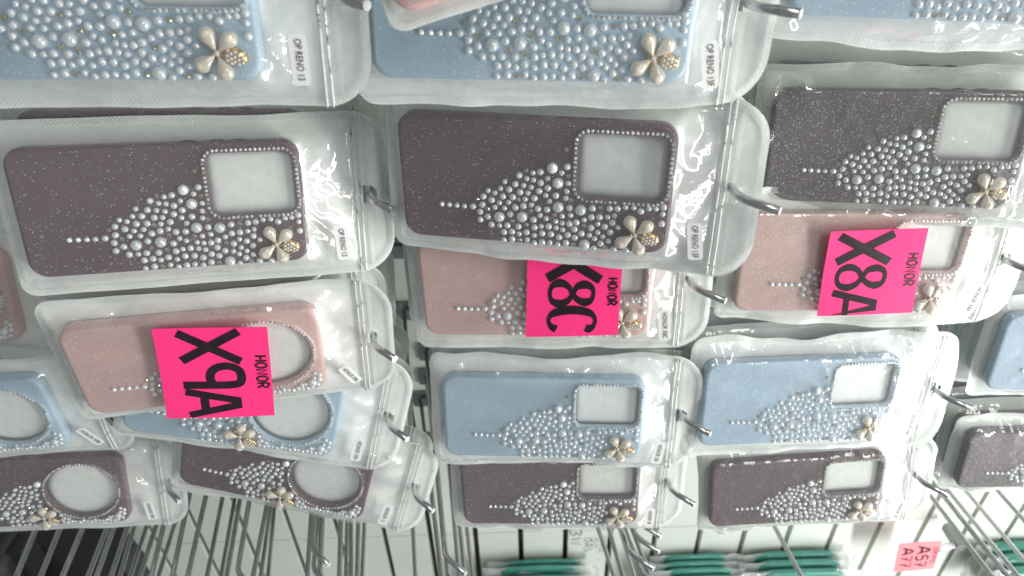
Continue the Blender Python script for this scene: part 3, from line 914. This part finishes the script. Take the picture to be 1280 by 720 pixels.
# bare hooks: measured where each rod crosses the lower edge of the photo
def bare(px, py, x, yt, label, group, tilt=8., side=0., by_tip=False):
    if by_tip:
        t = at_y(px, py, yt); e = Vector((side, -math.cos(R(48)), math.sin(R(48)))); bend = t - e * .026
    else:
        p = at_x(px, py, OFF.x + x)
        d = Vector((side, -math.cos(R(tilt)), math.sin(R(tilt)))).normalized()
        t = ((yt + OFF.y) - p.y) / d.y; bend = p + d * t
    if bend.y > -.03: bend.y = -.03
    return hook(bend, label, group, tilt, side, .02)
rb = random.Random(8)
LEFT = ((30, 697, .60), (59, 700, .62), (87, 699, .60), (116, 705, .66), (126, 705, .62), (144, 705, .64), (157, 695, .66), (172, 692, .70), (184, 692, .66), (196, 692, .62), (207, 692, .72), (224, 680, .62), (243, 684, .63), (265, 689, .70), (282, 689, .72), (289, 689, .66), (301, 690, .62), (322, 692, .64), (331, 686, .72), (337, 700, .74))
for px, py, x in LEFT:
    bare(px, py, x, .37 + rb.uniform(-.01, .03), 'bare steel hook in the crowded bunch at the lower left', 'bare hooks at the lower left', 8 + rb.uniform(-2.5, 2.5))
MID = ((386, 692, .66), (394, 690, .62), (401, 690, .60), (425, 695, .62), (433, 695, .72), (439, 686, .70), (447, 692, .66), (454, 686, .74))
for px, py, x in MID:
    bare(px, py, x, .37 + rb.uniform(-.01, .03), 'bare steel hook in the bunch below the tilted mauve bag', 'bare hooks below the tilted mauve bag', 8 + rb.uniform(-2, 2))
MID2 = ((517, 680, .74), (547, 680, .66), (556, 680, .62), (571, 690, .72), (578, 690, .70), (587, 690, .74))
for px, py, x in MID2:
    bare(px, py, x, .37 + rb.uniform(-.01, .03), 'bare steel hook left of the lowest middle bag', 'bare hooks left of the lowest middle bag', 8 + rb.uniform(-2, 2))
RIGHTM = ((757, 689, .70), (768, 684, .66), (781, 681, .72), (790, 684, .62), (797, 679, .64))
for px, py, x in RIGHTM:
    bare(px, py, x, .37 + rb.uniform(-.01, .02), 'bare steel hook beside the writing on the wall', 'bare hooks beside the wall writing', 8 + rb.uniform(-2, 2))
for (px, py, yt, l) in ((411, 706, .385, 'bare steel hook with its bright tip below the tilted mauve bag'), (582, 717, .36, 'bare steel hook with its bent tip left of the wall slats'), (826, 671, .41, 'uppermost of three bent hook tips by the lowest middle bag'), (824, 690, .385, 'middle of three bent hook tips by the lowest middle bag'), (817, 711, .36, 'lowest of three bent hook tips by the lowest middle bag')):
    bare(px, py, 0, yt, l, 'bare hooks with visible tips', 8, 0., True)
bare(980, 680, .70, .36, 'single bare hook crossing the teal packs', None, 8.)
RIGHT = ((1187, 651, .66), (1209, 657, .64), (1221, 657, .70), (1254, 669, .72), (1271, 640, .66))
for px, py, x in RIGHT:
    bare(px, py, x, .36 + rb.uniform(-.01, .02), 'bare grey hook rod crossing the wall slats at the lower right', 'bare hooks at the lower right', 8 + rb.uniform(-1, 1))

# ------------------------------------------------------------------ pink cards
def on_bag(k, px, py, lift):
    pw = pose_of(k); o = pw.translation; n = pw.to_3x3() @ Vector((0, -1, 0))
    o = o + n * lift
    d = ray(px, py); c = OFF
    t = (o - c).dot(n) / d.dot(n)
    return c + d * t
HON = lambda s0, s1, t0, t1, w=.019: [(c, s0 + (s1 - s0) * (i + .06) / 5, s0 + (s1 - s0) * (i + .88) / 5, t0, t1, w, 0.) for i, c in enumerate('HONOR')]
def card_on(k, pxs, lift, *a, **kw):
    return card([on_bag(k, x, y, lift) for x, y in pxs], *a, **kw)
# photo corners given as (bottom-left, top-left, top-right, bottom-right) in reading order
card_on('B2', ((189.5, 410), (334, 407.5), (343.5, 518), (209.5, 521.5)), .0085, 'bright pink handwritten card at the left, hanging past its bag', [('X', .03, .37, .19, .75, .085, 0.), ('9', .40, .66, .18, .73, .080, .0), ('A', .69, .975, .19, .70, .078, .0)] + HON(.30, .68, .865, .965), M['card'], bend=-.0012, group='pink price cards')
card_on('C2', ((660, 302), (779.5, 304), (772.3, 418), (657, 420.5)), .0080, 'bright pink handwritten card in the middle, its top under a mauve bag', [('X', .03, .39, .20, .80, .10, .0), ('8', .405, .655, .25, .72, .090, .55), ('C', .70, .925, .24, .75, .095, .6)] + HON(.36, .67, .87, .96), M['card'], bend=-.0008, group='pink price cards')
card_on('D2', ((1038, 289), (1159.5, 284.5), (1139.5, 390), (1021, 394.5)), .0085, 'bright pink handwritten card at the right over a sparkling pink case', [('X', .04, .38, .10, .68, .095, 0.), ('8', .41, .68, .15, .65, .085, .5), ('A', .715, 1.06, .12, .60, .085, .3)] + HON(.28, .68, .855, .955), M['card'], bend=-.0010, group='pink price cards')
cq = [at_x(1124, 680, OFF.x + .90), at_x(1177, 676, OFF.x + .90), at_x(1167, 711, OFF.x + .99), at_x(1117, 715, OFF.x + .99)]
yy_ = -.06
cq = [at_y(x, y, WALL_Y + yy_) for x, y in ((1124, 680), (1177, 676), (1167, 711), (1117, 715))]
card(cq, 'small pale pink card with two rows of writing at the lower right', [('A', .17, .42, .12, .38, .05, 0.), ('7', .46, .64, .12, .38, .04, 0.), ('7', .68, .86, .12, .38, .04, 0.), ('A', .14, .40, .48, .78, .055, 0.), ('5', .45, .64, .48, .76, .045, 0.), ('7', .68, .88, .48, .76, .045, 0.)] + [(c, .2 + .15 * i, .32 + .15 * i, .86, .96, .02, 0.) for i, c in enumerate('OPPO')], M['cardpale'])
# its clip on the wall
ch_ = thing('card_clip', 'chrome clip holding the small pale pink card', 'clip', Matrix.Translation((cq[1] + cq[2] + cq[1]) / 3 + Vector((0, .002, 0))))
m = MB(); m.tube([(0, 0, -.002), (0, .004, .012), (0, .006, .03)], .0045, 10); m.build('barrel', M['cut'], ch_, True)
m = MB(); m.box((0, .02, .034), (.014, .04, .012)); m.build('clip_jaw', M['bracket'], ch_)

# ------------------------------------------------------------------ pencil writing on the wall panel (part of the wall)
wr_ = MB()
def wall_pt(px, py): return at_y(px, py, WALL_Y - .0006)
def wall_text(txt, pa, pb, w, rng):
    """letters between two photo points on the wall; reading direction is down the photo"""
    a = wall_pt(*pa); b = wall_pt(*pb)          # a: bottom-left of the line, b: top-right
    n = len(txt); xs = b.x - a.x
    for i, c in enumerate(txt):
        s0 = a.x + xs * (i + .08) / n; s1 = a.x + xs * (i + .88) / n
        glyph_ribbons(wr_, c, s0, s1, a.z, b.z, w, lambda x, z: -.0006, 0.)
wall_text('33W', (714, 650), (726, 682), .0022, None)
wall_text('OA5', (731, 672), (738, 690), .0012, None)
wall_text('50', (740, 672), (746, 686), .0009, None)
wall_text('OPPO', (750, 670), (756, 690), .0011, None)
wr_.build('pencil_writing', M['pencil'], wall_root)

# ------------------------------------------------------------------ teal packs further along the wall
def pack(c, dx, dz, thick, label, seed, group='teal packs on the wall hooks', tealfrac=.74):
    t = thing('teal_pack', label, 'pack', Matrix.Translation(c), group)
    m = MB(); m.ell((0, 0, 0), (dx * .535, thick * .54, dz * .5 * tealfrac), None, 20, 12, lambda p: Vector([math.copysign(abs(q) ** .35, q) for q in p]))
    m.build('insert', M['teal'], t, True)
    v = []; f = []; n = 26; k2 = 12; o = Vector((seed * 3.1, seed, 0))
    for side in (-1, 1):
        for j in range(n + 1):
            for i in range(k2 + 1):
                u = i / k2 * 2 - 1; w = j / n * 2 - 1
                e = max(0, 1 - max(abs(u), abs(w)) ** 6)
                y = side * (thick * .62 * e) + noise.noise(Vector((u * 2.4, w * 4, side * 3)) + o) * .004 * (.3 + abs(w))
                v.append((u * dx * .52, y, w * dz * .5))
    q = (n + 1) * (k2 + 1)
    for s in (0, 1):
        for j in range(n):
            for i in range(k2):
                a = s * q + j * (k2 + 1) + i
                fc = (a, a + 1, a + k2 + 2, a + k2 + 1)
                f.append(fc if s == 0 else fc[::-1])
    obj('wrapper', mesh_from('wrapper', v, f, M['wrap']), t)
    return t
rp = random.Random(2)
def pack_row(px0, px1, py, y0, n, dy, x, th, what):
    for j in range(n):
        a = at_y(px0, py, y0); b = at_y(px1, py, y0)
        c = (a + b) / 2
        c.y -= j * dy; 
        c.x = a.x + x / 2 + rp.uniform(-.003, .003)
        c.z += rp.uniform(-.004, .004)
        pack(c, x, (b.z - a.z), th, '%s teal pack in the row %s' % (ORD[j], what), 3 * j + px0 * .1)
pack_row(606, 745, 703, .655, 4, .014, .085, .008, 'under the wall writing')
pack_row(812, 926, 697, .655, 4, .0125, .085, .009, 'below the lowest middle hooks')
pack_row(922, 1068, 693, .655, 3, .018, .085, .012, 'behind the single bare hook')
pack_row(1222, 1330, 683, .655, 3, .022, .085, .018, 'at the lower right behind crossing rods')

# dark goods at the lower left
def dark_pack(px, py, y, dx, dy, dz, mat, label, seed):
    c = at_y(px, py, y)
    t = thing('dark_pouch', label, 'pouch', Matrix.Translation(c))
    o = Vector((seed, 2, seed))
    m = MB()
    m.ell((0, 0, 0), (dx / 2, dy / 2, dz / 2), None, 28, 18, lambda p: Vector([math.copysign(abs(q) ** .45, q) for q in p]) * (1 + .08 * noise.noise(p * 2 + o)))
    m.build('pouch', mat, t, True)
    m = MB(); m.box((0, 0, dz / 2 + .004), (dx * .7, dy * .3, .02)); m.build('header', mat, t)
    return t
dark_pack(66, 716, .60, .10, .13, .22, M['black'], 'black pouch behind the hooks at the lower left corner', 1)
dark_pack(-14, 700, .57, .10, .10, .10, M['black'], 'black pouch cropped by the lower left corner', 2)

# ------------------------------------------------------------------ light: shop ceiling tubes above, added fill and glint lamps, soft room light around
w = bpy.data.worlds.new('World'); SC.world = w; w.use_nodes = True
bg = w.node_tree.nodes['Background']; bg.inputs[0].default_value = (.95, .995, 1., 1); bg.inputs[1].default_value = .225
def area(name, loc, target, sx, sy, power, col=(1, 1, .97)):
    l = bpy.data.lights.new(name, 'AREA'); l.shape = 'RECTANGLE'; l.size = sx; l.size_y = sy; l.energy = power; l.color = col
    o = bpy.data.objects.new(name, l); COL.objects.link(o); o.location = loc
    o.rotation_euler = (Vector(target) - Vector(loc)).to_track_quat('-Z', 'Y').to_euler()
    return o
area('ceiling_or_added_lamp', OFF + Vector((.50, -.25, 1.12)), OFF + Vector((.4, .45, .2)), 1.5, .045, 20)
area('ceiling_or_added_lamp', OFF + Vector((1.15, .0, 1.22)), OFF + Vector((.6, .5, .2)), 1.5, .05, 8)
area('ceiling_or_added_lamp', OFF + Vector((-1.3, -1.2, .9)), OFF + Vector((.3, .4, .1)), 1.2, .3, 15)  # added front fill behind the camera, brightens the bag fronts; not a tube
area('ceiling_or_added_lamp', OFF + Vector((.9, -.85, 1.55)), OFF + Vector((.4, .4, .2)), 1.5, .035, 6)  # added thin lamp, gives the wrinkled film extra glints

SC.view_settings.view_transform = 'Standard'; SC.view_settings.look = 'None'
SC.view_settings.exposure = 0; SC.view_settings.gamma = 1
SC.render.engine = 'CYCLES'
SC.cycles.transparent_max_bounces = 24
SC.cycles.max_bounces = 8
SC.cycles.use_denoising = True
SC.render.film_transparent = False
SC.cycles.sample_clamp_indirect = 4
